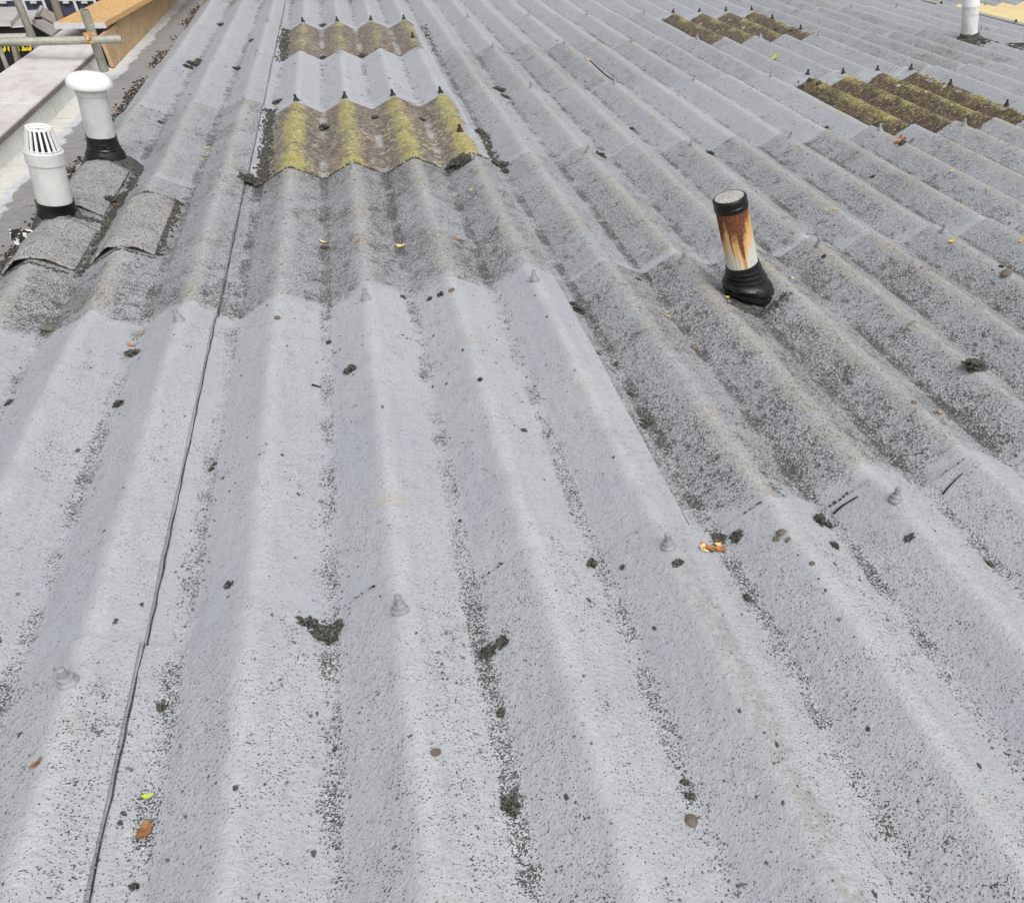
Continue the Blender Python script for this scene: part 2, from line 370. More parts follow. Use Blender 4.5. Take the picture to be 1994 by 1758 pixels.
M_BROWN = mat_plain("brown_metal_sheet", (.34, .295, .27), (.27, .225, .20), 6, .5, .4)
M_PALEBROWN = mat_plain("pale_brown_sheet", (.46, .44, .42), (.37, .34, .315), 7, .5, .4)
M_BLUE = mat_plain("dark_blue_panel", (.075, .08, .125), (.055, .058, .09), 9, .5, .4)
M_FRAME = mat_plain("white_frame", (.66, .68, .70), (.58, .60, .62), 12, .5, .4)
M_BOARD = mat_plain("black_sign", (.012, .012, .012), (.018, .017, .016), 10, .5, .35)
M_YELLOW = mat_plain("yellow_lettering", (.80, .62, .03), (.72, .55, .03), 10, .5, .4)
M_GRP = mat_plain("cream_yellow_sheet", (.80, .66, .36), (.74, .60, .31), 8, .5, .35, speck=(.45, .38, .24), spd=.73)
M_PLY = mat_wood("plywood", (.40, .265, .14), (.52, .37, .215), (10, 1, 3))
M_PLANK = mat_wood("orange_board", (.52, .30, .12), (.64, .42, .19), (12, 1, 12))
M_OLDWOOD = mat_wood("grey_wood", (.22, .19, .15), (.33, .29, .23), (12, 12, 1))
M_GALV = mat_plain("galvanised_band", (.55, .56, .55), (.45, .46, .45), 30, .45, .5)
M_WRAP = mat_plain("white_wrap", (.70, .71, .69), (.60, .61, .59), 30, .6, .35, .008, (.2, .2, .2), .70)
M_GRIT = mat_plain("dark_grit", (.045, .043, .040), (.17, .165, .155), 500, .85, .2)
M_PEBBLE = mat_plain("brown_pebble", (.20, .175, .14), (.12, .10, .08), 120, .8, .3, .002)
M_GROUND = mat_plain("tarmac", (.06, .06, .06), (.045, .045, .046), 4, .9, .2)
M_BRICK = mat_plain("brown_brick_wall", (.22, .14, .10), (.16, .10, .075), 6, .85, .2)

# ------------------------------------------------------------------ ground
g = link("ground", mesh("ground", [(-900, -900, 0), (900, -900, 0), (900, 900, 0), (-900, 900, 0)], [[0, 1, 2, 3]], M_GROUND, False))
g.matrix_world = Matrix.Translation((0, 0, -4.6)); tag(g, "dark tarmac yard below the roof", None, None, "structure")

# ------------------------------------------------------------------ the roof: sheets lapped away from the camera
NU = 28
def sheet_mesh(name, i0, i1, mat, seed, nv=30):
    """corrugated sheet; local origin on its first crest line at the purlin"""
    us = np.linspace(i0 * PITCH, i1 * PITCH, int((i1 - i0) * NU) + 1); v0, v1 = -.07, BAY + .095
    vs = np.linspace(v0, v1, nv); verts = []
    for layer in (0, 1):
        for b, v in enumerate(vs):
            for a, u in enumerate(us):
                ed = 0.0
                if b == nv - 1: ed = .010 * noise.noise(Vector((u * 6 + seed, seed, 0))) + .006 * noise.noise(Vector((u * 31, seed, 5)))
                eu = 0.0
                if a == len(us) - 1: eu = .003 * noise.noise(Vector((v * 4, seed * 3, 2)))
                z = prof(u) + THK * u / (4 * PITCH) + 1.7 * THK * v / BAY
                z += .0035 * noise.noise(Vector((u * 2.3 + seed * 7, v * 2.0, seed))) + .0012 * noise.noise(Vector((u * 14, v * 9, seed)))
                z += .0055 * max(0, 1 - (us[-1] - u) / .035) ** 1.5 * (.75 + .5 * noise.noise(Vector((v * 3, seed, 9))))
                dn = Vector((-dprof(u), 0, 1)).normalized() * (THK * .85 if layer else 0)
                verts.append((u + eu - dn.x, v + ed, z - dn.z))
    A = len(us); off = A * nv; f = []
    for b in range(nv - 1):
        for a in range(A - 1):
            p = b * A + a; f.append([p, p + 1, p + A + 1, p + A]); f.append([off + p, off + p + A, off + p + A + 1, off + p + 1])
    for b in range(nv - 1):
        p = b * A; f.append([p, p + A, off + p + A, off + p]); q = p + A - 1; f.append([q, off + q, off + q + A, q + A])
    for a in range(A - 1):
        f.append([a, off + a, off + a + 1, a + 1]); q = (nv - 1) * A + a; f.append([q, q + 1, off + q + 1, off + q])
    me = mesh(name, verts, f, mat)
    bm = bmesh.new(); bm.from_mesh(me)
    for e in bm.edges:
        if len(e.link_faces) == 2 and e.calc_face_angle(0) > 1.0: e.smooth = False
    bm.to_mesh(me); bm.free(); return me

def bolt_mesh(name, mat, sc=1.0):
    b = MB(); b.lathe([(.0145 * sc, -.004), (.0155 * sc, .0015), (.0150 * sc, .0030), (.0125 * sc, .0040), (.0118 * sc, .0050), (.0112 * sc, .0125), (.0096 * sc, .0135),
                       (.0068 * sc, .0137), (.0064 * sc, .031), (.0050 * sc, .0325), (0, .0328)], 20)
    return b.data(name, mat, True)
ME_BOLT = bolt_mesh("fixing_bolt", M_BOLT); ME_BLACK = bolt_mesh("fixing_bolt_black", M_BLACKBOLT, 1.05)

roof = thing("corrugated_roof", (0, 0, 0), "wide corrugated cement sheet roof coated grey, sheets lapped in bays", "roof")
SH = [sheet_mesh("corrugated_sheet", -.30, 4.30, M_PAINT, s) for s in (1, 2, 3, 4)]
SHL = [sheet_mesh("corrugated_sheet_cut", 1.58, 4.30, M_PAINT, s) for s in (5, 6)]
RLM = [sheet_mesh("rooflight_sheet", -.30, 4.30, M_RL, s) for s in (7, 8)]
GRPM = sheet_mesh("yellow_rooflight_sheet", -.30, 4.30, M_GRP, 9)
DIRT = {(-1, -1): .26, (-1, 0): .22, (-1, 1): .88, (-1, 2): .7, (-1, 3): .40, (-1, 4): .32, (-1, 5): .34,
        (0, -1): .22, (0, 0): .14, (0, 1): .88, (0, 3): .12, (0, 5): .30, (1, -1): .26, (1, 0): .84, (1, 1): .72, (1, 2): .48, (1, 3): .66, (1, 4): .38, (1, 5): .3,
        (2, -1): .28, (2, 0): .80, (2, 1): .75, (2, 2): .30, (2, 3): .55, (2, 4): .42, (2, 5): .3, (3, 0): .68, (3, 1): .62, (3, 3): .48, (3, 5): .32}
RLS = {(0, 2): (1.0, .0, .12), (0, 4): (.36, .0, .10), (3, 2): (.66, 1.0, .45), (3, 4): (.55, .9, .45)}
rng = random.Random(4)
for j in range(-1, 9):
    for k in range(-1, 7):
        if j > 0 and k < 0 and j > 1: continue
        if j > 4 and k < 2: continue
        if j > 6 and k < 4: continue
        if j == 8 and k < 5: continue
        rl = RLS.get((j, k)); yellow = (j, k) == (6, 4)
        if j == -1: me = SHL[k % 2]
        elif rl: me = RLM[(k // 2) % 2]
        elif yellow: me = GRPM
        else: me = SH[(j * 3 + k) % 4]
        nm = "rooflight_sheet" if (rl or yellow) else "corrugated_sheet"
        o = link(nm, me, roof, Matrix.Translation((4 * j * PITCH, k * BAY, 0)))
        d = DIRT.get((j, k), rng.uniform(.35, .72)); o.color = (*rl, 1) if rl else (d, rng.random(), rng.random(), 1)
        if rl: o['label'] = "mossy brown translucent rooflight sheet" if rl[1] > .5 else ("rooflight sheet with yellow lichen on its crests" if rl[0] > .5 else "pinkish brown weathered rooflight sheet")
        if yellow: o['label'] = "clean cream yellow rooflight sheet"
        for c in (1, 2, 3, 4):
            if j == -1 and c < 3: continue
            black = bool(rl)
            if not black and c % 2: continue
            if not black and (k == 5 or j > 3) and rng.random() < .5: continue
            u = c * PITCH; zz = THK * u / (4 * PITCH) + 1.7 * THK
            Mb = Matrix.Translation((u + rng.uniform(-.006, .006), BAY + rng.uniform(-.012, .012), zz)) @ Matrix.Rotation(rng.uniform(-.14, .14), 4, 'Y') @ Matrix.Rotation(rng.uniform(-.14, .14), 4, 'X')
            link("fixing_bolt", ME_BLACK if black else ME_BOLT, o, Mb)
        if rl:      # side fixings on the last crest
            for vv in ((.35, .95) if rl[1] > .5 else (.55,)):
                link("fixing_bolt", ME_BLACK, o, Matrix.Translation((4 * PITCH, vv, THK * 1.9)))

# side laps: a black bead draws the open gap's shade and its dirt
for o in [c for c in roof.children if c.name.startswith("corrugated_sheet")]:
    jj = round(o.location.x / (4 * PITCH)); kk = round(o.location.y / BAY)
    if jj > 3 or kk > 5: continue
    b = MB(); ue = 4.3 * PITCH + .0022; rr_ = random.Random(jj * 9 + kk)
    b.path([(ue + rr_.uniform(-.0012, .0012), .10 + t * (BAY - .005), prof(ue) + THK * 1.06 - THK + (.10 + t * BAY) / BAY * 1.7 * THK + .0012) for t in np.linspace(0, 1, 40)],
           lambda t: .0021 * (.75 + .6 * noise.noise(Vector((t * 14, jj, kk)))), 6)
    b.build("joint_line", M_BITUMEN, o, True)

# ------------------------------------------------------------------ gutter and parapet on the left
gn = -.062
gu = [-.93, -.90, -.86, -.80, -.74, -.68, -.62, -.56]
gv = np.linspace(-.5, 10.5, 150); verts = []; faces = []
for b, v in enumerate(gv):
    for a, u in enumerate(gu):
        z = gn + (.022 if a == 0 else .004 if a == 1 else 0) + .006 * noise.noise(Vector((u * 9, v * 5, 1))) - (.012 if a >= 6 else 0)
        verts.append((u, v, z))
for b in range(len(gv) - 1):
    for a in range(len(gu) - 1):
        p = b * len(gu) + a; faces.append([p, p + 1, p + len(gu) + 1, p + len(gu)])
gut = link("valley_gutter", mesh("valley_gutter", verts, faces, M_MEMB)); tag(gut, "narrow lined gutter between roof edge and parapet, cream coating by the wall", "gutter")

par = thing("parapet_wall", (-1.1, 4, gn), "low parapet wall with cream painted upstand and pinkish grey coping", "wall")
def rel(p, base): return Vector(p) - Vector(base)
PB = Vector((-1.1, 4, gn))
b = MB(); b.box((-1.19 + 1.1, -4.6, -4.2), (-.915 + 1.1, 6.6, .113)); b.build("upstand", M_WALL, par)
jo = [-.6, .5, 2.2, 4.24, 5.93, 7.6, 9.3, 10.5]
for a in range(len(jo) - 1):
    v0, v1 = jo[a] + .003, jo[a + 1] - .003
    poly = [(-.902 + 1.1, v0 - 4, .116), (-.902 + 1.1, v0 - 4, .134), (-1.205 + 1.1, v0 - 4, .158), (-1.205 + 1.1, v0 - 4, .118)]
    b = MB(); b.prism(poly, (0, v1 - v0, 0)); s = b.build("coping_slab", M_COPE, par)
    bv = s.modifiers.new("bevel", 'BEVEL'); bv.width = .006; bv.segments = 2
    b = MB(); b.box((-.9015 + 1.1, v0 - 4 + .002, .106), (-.897 + 1.1, v1 - 4 - .002, .126)); b.build("drip_trim", M_TRIM, s)

# plywood toe board and board lying on the coping, scaffold tubes
b = MB(); tb = Vector((-.87, 5.93, -.055)); b.box((-.012, 0, 0), (.009, 3.9, .185), Matrix.Rotation(math.radians(-4), 4, 'Y'), .001)
tag(b.build("plywood_sheet", M_PLY, None, False, Matrix.Translation(tb)), "brown plywood strip standing on edge against the parapet upstand", "plywood")
sb = thing("scaffold_board", (-1.01, 6.10, .125), "wide orange timber board with metal end band lying on coping", "board")
Mr = Matrix.Rotation(math.radians(-4.0), 4, 'Z')
b = MB(); b.box((-.14, .004, .028), (.14, 3.2, .062), Mr, .002); b.build("plank", M_PLANK, sb)
b = MB(); b.box((-.142, -.001, .026), (.142, .035, .0345), Mr); b.box((-.142, -.004, .026), (.142, .003, .060), Mr); b.build("end_band", M_GALV, sb)
b = MB(); b.box((-.13, .35, -.004), (.12, .45, .028), Mr); b.build("packer", M_OLDWOOD, sb)
b = MB(); b.box((-.13, 2.6, -.004), (.12, 2.7, .028), Mr); b.build("packer", M_OLDWOOD, sb)

UPV = Vector((0, -math.sin(SLOPE), math.cos(SLOPE)))
def tubething(name, a, c, r, label, group=None, M=M_TUBE):
    a = Vector(a); c = Vector(c); b = MB(); q = c - a
    qm = q.to_track_quat('Z', 'Y').to_matrix().to_4x4(); L_ = q.length
    b.lathe([(r * .85, -.0005), (r * .85, .03), (r * .86, .0301)], 20, qm)
    b = MB(); b.lathe([(r * .82, .04), (r * .82, 0), (r, 0), (r, L_), (r * .82, L_), (r * .82, L_ - .05)], 22, qm)
    return tag(b.build(name, M, None, True, Matrix.Translation(a)), label, "scaffold tube", group)
pt = at_v(164, 20, 5.43); pb = at_v(203, 138, 5.52)
tubething("scaffold_tube", pb, pt, .0242, "short upright scaffold tube standing in the gutter, coupled to the handrail")
ra = at_v(-60, 84.5, 5.375); rb = at_v(238, 77, 5.375)
tubething("scaffold_tube", ra, rb, .0225, "level scaffold handrail tube crossing above the coping, splintered pale end")
ra2 = at_v(-60, 76, 5.44); rb2 = at_v(54, 73, 5.44)
tubething("scaffold_tube", ra2, rb2, .0215, "tube lying close beside the handrail, its end short of the coping")
b = MB(); cc = at_v(176, 73, 5.40)
b.lathe([(.031, -.022), (.034, -.016), (.034, .016), (.031, .022)], 16, Matrix.Rotation(math.radians(8), 4, 'X'))
b.box((-.02, -.05, -.028), (.02, -.02, .020), None, .005); b.tube((.0, -.052, .0), (.0, -.075, .004), .009, 10); b.lathe([(.014, -.03), (.015, -.02), (.014, -.012)], 6, Matrix.Translation((0, -.05, .035)))
M_RUSTY = mat_plain("rusty_fitting", (.36, .15, .05), (.55, .44, .25), 60, .7, .3, .002)
tag(b.build("tube_coupler", M_RUSTY, None, True, Matrix.Translation(cc)), "rusty clamp joining the handrail to the upright tube", "clamp")
for (x0, y0, x1, y1, v, r, lab) in ((28, -12, 66, 80, 6.9, .024, "tall pale scaffold upright beyond the coping, in front of the pale brown sheet"),
                                    (101, -12, 125, 62, 6.9, .025, "weathered brown scaffold upright beside the folded brown capping")):
    a = at_v(x0, y0, v - .02); c = at_v(x1, y1, v + .02); d = (c - a).normalized()
    tubething("scaffold_tube", c + d * 3.6, a - d * .5, r, lab, None, M_TUBE if x0 < 50 else M_OLDWOOD)
a = at_v(27, 88, 6.6); c = at_v(37, 125, 6.6); d = (c - a).normalized()
b = MB(); q = (a - c).to_track_quat('Z', 'Y').to_matrix().to_4x4(); b.box((-.03, -.012, 0), (.03, .012, (a - c).length + 3.0), q)
tag(b.build("timber_post", M_OLDWOOD, None, False, Matrix.Translation(c + d * 3.0)), "short grey timber post in front of the yellow digits", "post")
a = at_v(-3, 88, 6.7); c = at_v(16, 138, 6.7); d = (c - a).normalized()
tubething("scaffold_tube", c + d * 2.8, a, .014, "thin pale brace rod below the yellow digits")

# ------------------------------------------------------------------ beyond the parapet: sign, brown sheets, blue doors
vv = 8.6
def quad_prism(name, px, mat, parent, base, dv, thick):
    pts = [at_v(x, y, v) - base for x, y, v in px]
    b = MB(); b.prism(pts, thick); return b.build(name, mat, parent)
sg_base = at_v(60, 140, 8.4) - Vector((0, 0, 3.3))
sg = thing("site_hut", sg_base, "black hut wall with yellow digits under pale brown metal roof sheets", "hut")
quad_prism("wall", [(-60, 51, 8.4), (68, 52, 8.4), (102, 72, 8.4), (150, 102, 8.4), (160, 330, 8.4), (-60, 330, 8.4)], M_BOARD, sg, sg_base, 0, (0, .10, 0))
s1 = quad_prism("roof_sheet", [(-40, 22, 9.1), (36, 21, 9.1), (41, 31, 8.85), (22, 52, 8.36), (-40, 52.5, 8.36)], M_PALEBROWN, sg, sg_base, 0, (0, .01, .028))
s2 = quad_prism("roof_sheet", [(30, 24, 9.12), (88, 23, 9.12), (72, 52, 8.38), (20, 55, 8.38)], M_PALEBROWN, sg, sg_base, 0, (0, .01, .012))
c1 = quad_prism("capping", [(79, 38, 8.70), (120, 60, 8.70), (103, 75, 8.33), (68, 54, 8.33)], M_BROWN, sg, sg_base, 0, (0, -.02, .02))
c2 = quad_prism("capping", [(88, 22, 9.1), (112, 34, 9.1), (122, 60, 8.71), (82, 38, 8.71)], M_BROWN, sg, sg_base, 0, (0, -.02, .03))
quad_prism("flange", [(84, 21, 9.1), (90, 23, 9.1), (78, 39, 8.72), (70, 50, 8.38), (66, 49, 8.38)], M_PALEBROWN, c2, sg_base, 0, (0, -.03, .045))
for (x, y) in ((76, 36), (64, 51)):
    p = at_v(x, y, 8.36) - sg_base; b = MB(); b.box((-.028, -.02, -.008), (.022, .012, .010), Matrix.Translation(p), .005); b.build("clip", M_DARK, sg)
fc = bpy.data.curves.new("digits", 'FONT'); fc.body = "757 125"; fc.size = .175; fc.extrude = .003; fc.offset = .004
to = bpy.data.objects.new("digits_tmp", fc); COL.objects.link(to); bpy.context.view_layer.update()
tm = bpy.data.meshes.new_from_object(to.evaluated_get(bpy.context.evaluated_depsgraph_get())); bpy.data.objects.remove(to); tm.materials.clear(); tm.materials.append(M_YELLOW)
p0 = at_v(-7.5, 100.5, 8.385) - sg_base
wd = max(v.co.x for v in tm.vertices); target = (at_v(64, 99.5, 8.385) - at_v(-7.5, 100.5, 8.385)).length
dl = link("lettering", tm, sg, Matrix.Translation(p0) @ Matrix.Rotation(math.radians(90), 4, 'X') @ Matrix.Diagonal((target / wd, 1.0, 1.0, 1.0)))

# blue doors
vb = 12.0
bb = at_v(80, 60, vb) - Vector((0, 0, 3.2))
bl = thing("blue_unit", bb, "dark blue panelled unit with white frames behind the brown sheets", "building")
quad_prism("wall", [(-160, -60, vb + .1), (330, -60, vb + .1), (420, 420, vb + .1), (-160, 420, vb + .1)], M_BLUE, bl, bb, 0, (0, .2, 0))
def pane(x0, x1, y0, y1, name="panel"):
    lean = .36
    P4 = [(x0 + lean * y0, y0, vb), (x1 + lean * y0, y0, vb), (x1 + lean * y1, y1, vb), (x0 + lean * y1, y1, vb)]
    o = quad_prism(name, P4, M_BLUE, bl, bb, 0, (0, .05, 0)); return o
def bar(x0, y0, x1, y1, wpx, mat=M_FRAME):
    b = MB(); a = at_v(x0, y0, vb - .03) - bb; c = at_v(x1, y1, vb - .03) - bb; b.tube(a, c, wpx * .0062 / 2, 8); b.build("frame_bar", mat, bl)
for x0, x1 in ((-16, 28), (50, 80), (116, 140), (150, 178), (-64, -24), (188, 216)):
    o = pane(x0, x1, -40, 1); o = pane(x0, x1, 3.5, 30)
    b = MB(); p = at_v((x0 + x1) / 2 + 1, 5.2, vb - .02) - bb; b.box((-.03, -.03, -.012), (.03, .02, .012), Matrix.Translation(p), .004); b.build("latch", M_GALV, o)
for x in (-20, 43, 82, 142, 182): bar(x - 14, -40, x + 12, 30, 5)
for x0, x1 in ((-20, 40), (46, 82), (112, 142), (146, 182)): bar(x0, 1.2, x1, 1.2, 3.2)
b = MB(); pts = [at_v(x, y, vb - .04) - bb for x, y in ((7, 16), (11, 20), (16, 17), (12, 12), (25, 20))]; b.path(pts, .008, 6); b.build("scribble", M_DARK, bl)
b = MB(); b.tube(at_v(94, -20, vb - .06) - bb, at_v(106, 30, vb - .06) - bb, .022, 8); b.build("gap_post", M_DARK, bl)

# ------------------------------------------------------------------ vent pipes
def axis_frame(bp, tp, n=0.0):
    """base and top pixel of a pipe -> base point and frame whose z is the pipe's axis (as near to plumb as the photograph allows)"""
    B = on_plane(*bp, n); d = ray(*tp); wv = B - CAM; bdot = d.dot(UPV)
    s = (d.dot(wv) - bdot * UPV.dot(wv)) / (1 - bdot * bdot); T = CAM + d * s
    ax = (T - B); q = ax.to_track_quat('Z', 'Y').to_matrix().to_4x4(); return B, q, ax.length
def boot(parent, q, r, hs, name="rubber_boot", wob=None):
    b = MB(); b.lathe(hs, 40, q, wob); return b.build(name, M_RUBBER, parent, True)

# slotted cap pipe
B, q, H = axis_frame((113, 420), (74, 246))
vp = thing("vent_pipe", B, "grey white plastic vent pipe with slotted cage cap, by the felt patches", "vent pipe", "vent pipes")
b = MB(); b.lathe([(.054, -.06), (.054, H - .075)], 40, q); b.build("pipe", M_PVC, vp, True)
b = MB(); b.lathe([(.0545, H - .128), (.0585, H - .126), (.0590, H - .102), (.0595, H - .084), (.0575, H - .082), (.052, H - .0825), (.05, H - .10)], 40, q); b.build("collar", M_PVC, vp, True)
cg = MB(); z0, z1, r0, r1 = H - .084, H - .001, .0545, .0385
for a in range(18):
    t = TAU * a / 18; e = q @ Matrix.Rotation(t, 4, 'Z')
    cg.prism([e @ Vector((r0, -.0040, z0)), e @ Vector((r0, .0040, z0)), e @ Vector((r1, .0031, z1)), e @ Vector((r1, -.0031, z1))], (e.to_3x3() @ Vector((-.005, 0, 0))))
cg.lathe([(r1 - .006, z1 - .006), (r1 - .006, z1), (r1 + .0005, z1), (r1 + .002, z1 - .007), (r1 - .006, z1 - .006)], 40, q)
for a in range(4):
    e = q @ Matrix.Rotation(math.pi * a / 4 + .2, 4, 'Z'); cg.box((-r1 + .003, -.002, z1 - .004), (r1 - .003, .002, z1 - .0008), e)
cg.lathe([(.010, z1 - .004), (.010, z1 - .0004), (0, z1 - .0003)], 16, q)
cg.build("cage_cap", M_WHITE, vp, False)
b = MB(); b.lathe([(.0475, H - .083), (.0325, H - .012), (.0, H - .012)], 30, q); b.lathe([(.049, H - .20), (.049, H - .09)], 30, q); b.build("bore_shade", M_DARK, vp, True)  # solid dark cone gives the cage slots their shade by colour
wv_ = lambda t, z: 1 + .02 * math.sin(2 * t + .6)
boot(vp, q, .06, [(.0545, .056), (.0600, .058), (.0605, .042), (.0605, .022), (.0640, .016), (.0655, -.01), (.075, -.05)], wob=wv_)
# mushroom cap pipe
B2, q2, H2 = axis_frame((207, 308), (171, 152))
vp2 = thing("vent_pipe", B2, "streaky white plastic vent pipe with mushroom cap, nearest the plywood strip", "vent pipe", "vent pipes")
b = MB(); b.lathe([(.053, -.05), (.053, H2 - .04)], 40, q2); b.build("pipe", M_PVC2, vp2, True)
b = MB(); b.lathe([(.0535, H2 - .066), (.0565, H2 - .064), (.0575, H2 - .03)], 40, q2); b.build("collar", M_PVC, vp2, True)
b = MB(); b.lathe([(.0, H2 - .034), (.074, H2 - .034), (.0795, H2 - .032), (.0820, H2 - .026), (.0818, H2 - .016), (.0770, H2 - .002), (.0665, H2 + .009), (.051, H2 + .0145), (.03, H2 + .0165), (0, H2 + .017)], 48, q2)
b.build("cowl", M_WHITE, vp2, True)
wv2 = lambda t, z: 1 + (.10 * max(0, (.02 - z) / .06)) * math.cos(4 * t) + (.05 * noise.noise(Vector((math.cos(t) * 3, math.sin(t) * 3, z * 60))) if z < .07 else 0)
boot(vp2, q2, .06, [(.0535, .098), (.0565, .10), (.0570, .075), (.0585, .072), (.0570, .066), (.0600, .060), (.0585, .054), (.0625, .048), (.061, .043), (.066, .036), (.074, .020), (.078, .004), (.074, .0), (.092, -.012), (.097, -.03), (.10, -.055)], wob=wv2)
b = MB(); b.lathe([(.098, -.028), (.112, -.036), (.116, -.05), (.11, -.07)], 32, q2, lambda t, z: 1 + .06 * math.sin(3 * t)); b.build("base_flange", M_FELT, vp2, True)
# rusty flue
B3, q3, H3 = axis_frame((1456, 566), (1421, 388), -.01)
vp3 = thing("flue_pipe", B3, "rust streaked metal flue pipe with black cap and glossy black boot", "flue pipe")
b = MB(); b.lathe([(.050, -.03), (.050, H3 - .018)], 48, q3)
pm = b.data("pipe", M_RUST, True); iq = q3.inverted()
zx = (q3.to_3x3() @ Vector((0, 0, 1))); xx = (CAM - B3); xx = (xx - zx * xx.dot(zx)).normalized(); F3 = Matrix((xx, zx.cross(xx), zx)).transposed().to_4x4()
pm.transform(iq); link("pipe", pm, vp3, F3)
b = MB(); b.lathe([(.0505, H3 - .030), (.0525, H3 - .029), (.0530, H3 - .017), (.0512, H3 - .015), (.0530, H3 - .012), (.0525, H3 + .004), (.048, H3 + .008)], 40, q3); cp = b.build("cap", M_RUBBER, vp3, True)
b = MB(); b.lathe([(.0475, H3 + .0075), (.030, H3 + .0105), (0, H3 + .011)], 40, q3); b.build("cap_top", mat_plain("weathered_cap_top", (.50, .49, .45), (.36, .35, .32), 60, .6, .3, .002, (.05, .05, .05), .60), cp, True)
def loft(rings, seg=48, wob=None):
    """rings: (radius, centre, normal) from top to bottom"""
    b = MB(); vs = []; fs = []
    for a, (r_, c_, n_) in enumerate(rings):
        x_ = Vector((1, 0, 0)); x_ = (x_ - n_ * x_.dot(n_)).normalized(); y_ = n_.cross(x_)
        for t in range(seg):
            q_ = TAU * t / seg; w_ = r_ * (wob(q_, a / (len(rings) - 1)) if wob else 1); vs.append(c_ + x_ * (w_ * math.cos(q_)) + y_ * (w_ * math.sin(q_)))
    for a in range(len(rings) - 1):
        for t in range(seg):
            u_ = (t + 1) % seg; fs.append([a * seg + t, a * seg + u_, (a + 1) * seg + u_, (a + 1) * seg + t])
    return b.add(vs, fs)
ztop = zx * .098; nb = (Vector((.30, .05, 1))).normalized(); cb = Vector((.016, -.004, -.040))
def ring(r_, t): return (r_, ztop.lerp(cb, t), zx.lerp(nb, min(1, t * 1.15)).normalized())
R_ = [(.0502, -.02), (.0540, 0), (.0545, .10), (.0585, .12), (.0575, .20), (.0635, .23), (.0625, .30), (.0690, .33), (.0690, .40), (.0770, .44), (.0830, .52), (.0845, .64), (.0805, .67), (.0890, .70), (.0905, .82), (.0850, .85), (.0960, .90), (.100, 1.0), (.098, 1.3)]
loft([ring(a_, b_) for a_, b_ in R_], 64, lambda t, z: 1 + max(0, min(1, (z - .08) * 5)) * (.045 * noise.noise(Vector((math.cos(t) * 1.6, math.sin(t) * 1.6, z * 5))) + .035 * noise.noise(Vector((math.cos(t) * 4, math.sin(t) * 4, z * 14))))).build("rubber_boot", M_RUBBER, vp3, True)
loft([ring(.094, .90), ring(.108, .99), ring(.113, 1.1), ring(.10, 1.45)], 48, lambda t, z: 1 + .06 * math.sin(5 * t) + .04 * math.sin(9 * t + 1)).build("base_flange", M_BITUMEN, vp3, True)
# white wrapped flue far right
B4, q4, H4 = axis_frame((1887, 74), (1893, -40), 0)
vp4 = thing("flue_pipe", B4, "white wrapped flue pipe set in a dark mastic collar beside the yellow rooflight", "flue pipe")
b = MB(); b.lathe([(.066, -.03)] + [(.0655 + .0018 * math.sin(i * 2.2), .02 + i * .018) for i in range(12)] + [(.066, .245)], 40, q4, lambda t, z: 1 + .025 * math.sin(3 * t + z * 40)); b.build("pipe", M_WRAP, vp4, True)
b = MB(); b.lathe([(.064, .236), (.069, .238), (.069, .50)], 36, q4); b.build("sleeve", M_WHITE, vp4, True)
b = MB(); b.lathe([(.066, .040), (.074, .036), (.078, .012), (.098, .004), (.105, -.02), (.135, -.035), (.15, -.07)], 36, q4, lambda t, z: 1 + .06 * math.sin(3 * t) + .04 * math.sin(7 * t + 1)); b.build("collar", M_BITUMEN, vp4, True)

# flashing strip along the side of the yellow rooflight
fs = thing("flashing_strip", (24.3 * PITCH, 5.6, 0), "grey flashing strip with dark gap along the yellow rooflight", "flashing")
u0 = 24.28 * PITCH; z0 = surf(u0, 6.4) + .03
b = MB(); b.box((-.07, -1.0, z0), (.01, 2.0, z0 + .010), None, .002); b.build("strip", mat_plain("grey_flashing", (.36, .36, .36), (.28, .28, .28), 12, .6, .3), fs)
b = MB(); b.box((-.062, -.98, -.06), (-.03, 1.98, z0 - .0005)); b.build("packing", M_BITUMEN, fs)
for a in range(5):
    b = MB(); b.lathe([(.014, 0), (.014, .012), (.007, .013), (.007, .024), (0, .025)], 12, Matrix.Translation((-.035, -.8 + a * .62, z0 + .009))); b.build("screw", M_BLACKBOLT, fs, True)

